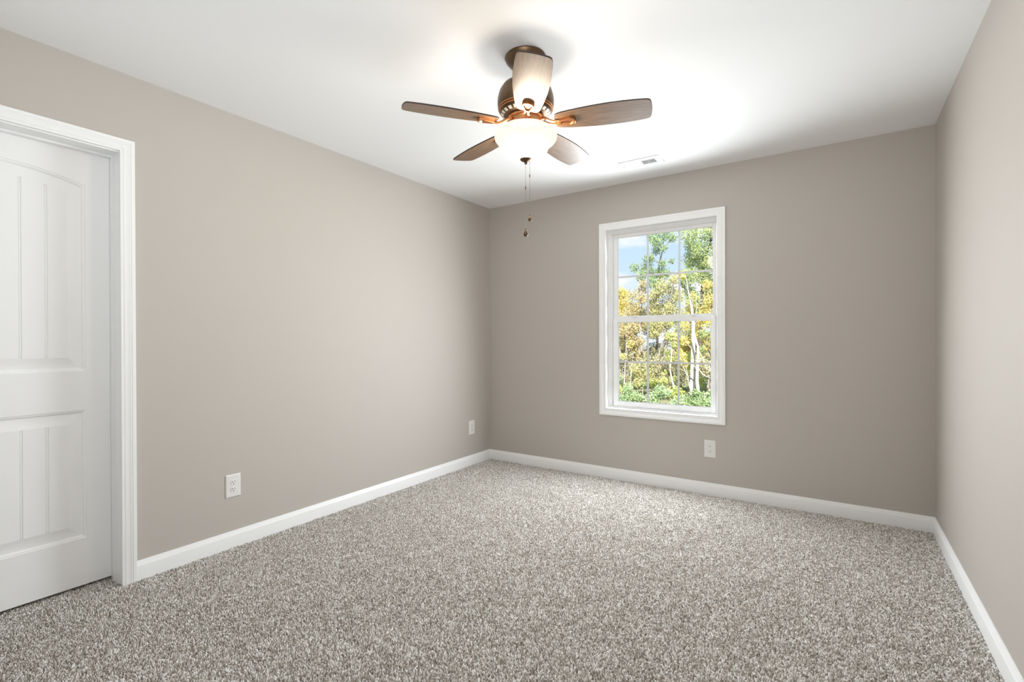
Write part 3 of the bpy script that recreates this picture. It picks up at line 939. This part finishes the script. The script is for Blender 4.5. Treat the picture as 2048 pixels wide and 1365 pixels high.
# white-stemmed trees near the edge of the wood
def at_y(y, xz): return [(x, y, z) for x, z in xz]
tree('pale_trunk_tree', (-3.75, 15.5, GZ), B3(15.5, [(-4.01, 1.6, 0.22), (-3.95, 1.1, 0.19), (-4.1, 0.76, 0.19), (-3.89, 0.64, 0.15), (-4.03, 0.36, 0.16), (-3.95, 3.1, 0.2), (-3.7, 2.5, 0.15)]), 'yellow', 'wh',
     'thick white trunk with yellow leaves in the right lower panes', r0=0.07, density=0.9, leaf=0.06,
     trunk=at_y(15.5, [(-3.75, GZ), (-3.74, -0.56), (-3.71, 0.83), (-3.70, 1.60), (-3.74, 2.06), (-3.84, 2.6), (-3.93, 3.15)]), trunk_r=[0.085, 0.08, 0.068, 0.05, 0.035, 0.02, 0.01],
     twigs=[at_y(15.5, [(-3.71, 1.5), (-3.60, 2.1), (-3.62, 2.7)])])
tree('pale_trunk_tree', (-3.41, 15.0, GZ), [], 'yellow', 'wh', 'thinner crooked white trunk in front of the thick white one', r0=0.05,
     trunk=at_y(15.0, [(-3.41, GZ), (-3.43, -0.6), (-3.48, -0.05), (-3.46, 0.54), (-3.45, 0.91), (-3.55, 1.31), (-3.60, 1.65)]), trunk_r=[0.06, 0.052, 0.046, 0.042, 0.036, 0.025, 0.012],
     twigs=[at_y(15.0, [(-3.47, 0.32), (-3.28, 0.08), (-3.14, 0.23), (-3.0, 0.41)]), at_y(15.0, [(-3.28, 0.08), (-3.1, 0.02), (-2.92, 0.12)]), at_y(15.0, [(-3.45, 0.84), (-3.32, 0.62), (-3.23, 0.33), (-3.1, 0.2)]),
            at_y(15.1, [(-3.14, 0.23), (-3.16, 0.45), (-3.05, 0.62)]), at_y(15.1, [(-3.46, 0.5), (-3.25, 0.55), (-3.05, 0.4), (-2.85, 0.5)]), at_y(14.9, [(-3.47, 0.3), (-3.62, 0.45), (-3.78, 0.42)])])
tree('sapling', (-4.25, 15.6, GZ), B3(15.6, [(-4.52, 0.53, 0.19), (-4.36, 1.26, 0.19), (-4.71, -0.21, 0.21), (-4.44, -0.13, 0.14), (-4.28, 0.95, 0.16), (-4.6, 0.74, 0.13), (-4.5, 0.1, 0.12)]), 'lime', 'wh',
     'slim pale sapling with lime leaves in the middle lower panes', r0=0.03, density=0.8, leaf=0.06,
     trunk=at_y(15.6, [(-4.25, GZ), (-4.26, -0.6), (-4.38, -0.13), (-4.44, 0.18), (-4.39, 0.74), (-4.42, 1.10)]), trunk_r=[0.035, 0.032, 0.028, 0.024, 0.018, 0.008])
tree('sapling', (-5.78, 15.0, GZ), B3(15.0, [(-5.72, 0.62, 0.15), (-5.85, 0.2, 0.14), (-5.66, 1.0, 0.16)]), 'yellow', 'wh', 'thin pale sapling at the left edge of the lower sash', r0=0.02, density=0.7, leaf=0.06,
     trunk=at_y(15.0, [(-5.78, GZ), (-5.77, -0.8), (-5.72, -0.15), (-5.69, 0.5), (-5.65, 1.1)]), trunk_r=[0.024, 0.023, 0.019, 0.014, 0.006])
tree('sapling', (-5.56, 15.0, GZ), B3(15.0, [(-5.42, 0.7, 0.14), (-5.52, 0.35, 0.10)]), 'brown', 'wh', 'shorter leaning sapling beside the pale one on the left', r0=0.02, density=0.6, leaf=0.06,
     trunk=at_y(15.0, [(-5.56, GZ), (-5.55, -0.62), (-5.49, 0.18), (-5.42, 0.75)]), trunk_r=[0.02, 0.019, 0.015, 0.006])

# the wood behind, wider than the window shows
rb = random.Random(21)
kinds = ['brown', 'mid', 'green', 'brown', 'greenyellow', 'orange', 'brown', 'mid', 'yellow', 'green', 'brown', 'mid', 'greenyellow']
for i in range(13):
    x = -14.5 + i * 1.05
    y = 25 + (i * 7 % 5) * 0.8
    h = rb.uniform(2.6, 4.2) if not 3 <= i <= 8 else rb.uniform(2.0, 3.0)
    bl = [(x + rb.gauss(0, 0.42), y + rb.gauss(0, 0.35), GZ + 0.4 + (h - GZ - 0.4) * rb.random() ** 0.9, rb.uniform(0.42, 0.7)) for _ in range(17)]
    tree('woodland_tree', (x, y, GZ), bl, kinds[i], ['gy', 'dk', 'gy'][i % 3], 'dense autumn tree deep in the wood behind the nearer trees', density=1.0, leaf=0.095, r0=0.07, branches=False, group='trees deep in the wood')
for i, (x, y, h, k) in enumerate([(-10.4, 18.5, 5.5, 'greenyellow'), (-11.8, 21, 6.2, 'green'), (-9.6, 16.5, 3.2, 'yellow'), (-1.9, 17.5, 5.2, 'mid'), (-0.6, 20, 6.0, 'green'), (-2.3, 15.6, 2.6, 'yellow')]):
    bl = [(x + rb.gauss(0, 0.45), y + rb.gauss(0, 0.4), GZ + 1.0 + (h - GZ - 1.0) * rb.random(), rb.uniform(0.3, 0.55)) for _ in range(14)]
    tree('woodland_tree', (x, y, GZ), bl, k, 'gy', 'autumn tree at the edge of the wood, hidden by the window wall', density=0.9, leaf=0.085, r0=0.07, branches=False, group='trees beside the window view')
# bushes at the edge of the lawn
BX = [-6.9, -6.4, -5.95, -5.55, -5.2, -4.85, -4.5, -4.15, -3.85, -3.5, -3.15, -2.8, -2.45, -2.1, -7.3, -6.75, -6.25, -5.75, -5.3, -4.85, -4.4, -3.95, -3.5]
for i, x in enumerate(BX):
    y = 14.0 + (i * 5 % 4) * 0.28 if i < 14 else 17.6 + (i % 3) * 0.35
    bl = [(x + rb.gauss(0, 0.14), y + rb.gauss(0, 0.12), GZ + 0.12 + rb.random() * 0.42, rb.uniform(0.15, 0.24)) for _ in range(6)]
    tree('bush', (x, y, GZ), bl, ['bush', 'bush', 'lime', 'bush', 'green'][i % 5], 'gy', 'low leafy green bush at the foot of the trees, seen through the lower panes', 'bush', r0=0.012, density=1.1, leaf=0.055, branches=False, group='bushes along the wood edge')
for i, (x, y) in enumerate([(-6.3, 16.2), (-5.6, 16.4), (-5.0, 16.6), (-4.5, 16.8), (-4.0, 16.6), (-3.3, 16.0), (-7.4, 19.2), (-6.7, 19.0), (-6.0, 19.4), (-5.3, 19.1), (-4.6, 19.3), (-3.9, 19.0)]):
    bl = [(x + rb.gauss(0, 0.25), y + rb.gauss(0, 0.2), GZ + 0.5 + rb.random() * 1.0, rb.uniform(0.2, 0.32)) for _ in range(7)]
    tree('shrub', (x, y, GZ), bl, ['brown', 'mid', 'brown', 'brown', 'lime', 'brown'][i % 6], 'gy', 'tangled half bare shrub between the trunks', 'shrub', r0=0.02, density=0.9, leaf=0.06, group='half bare shrubs under the trees')
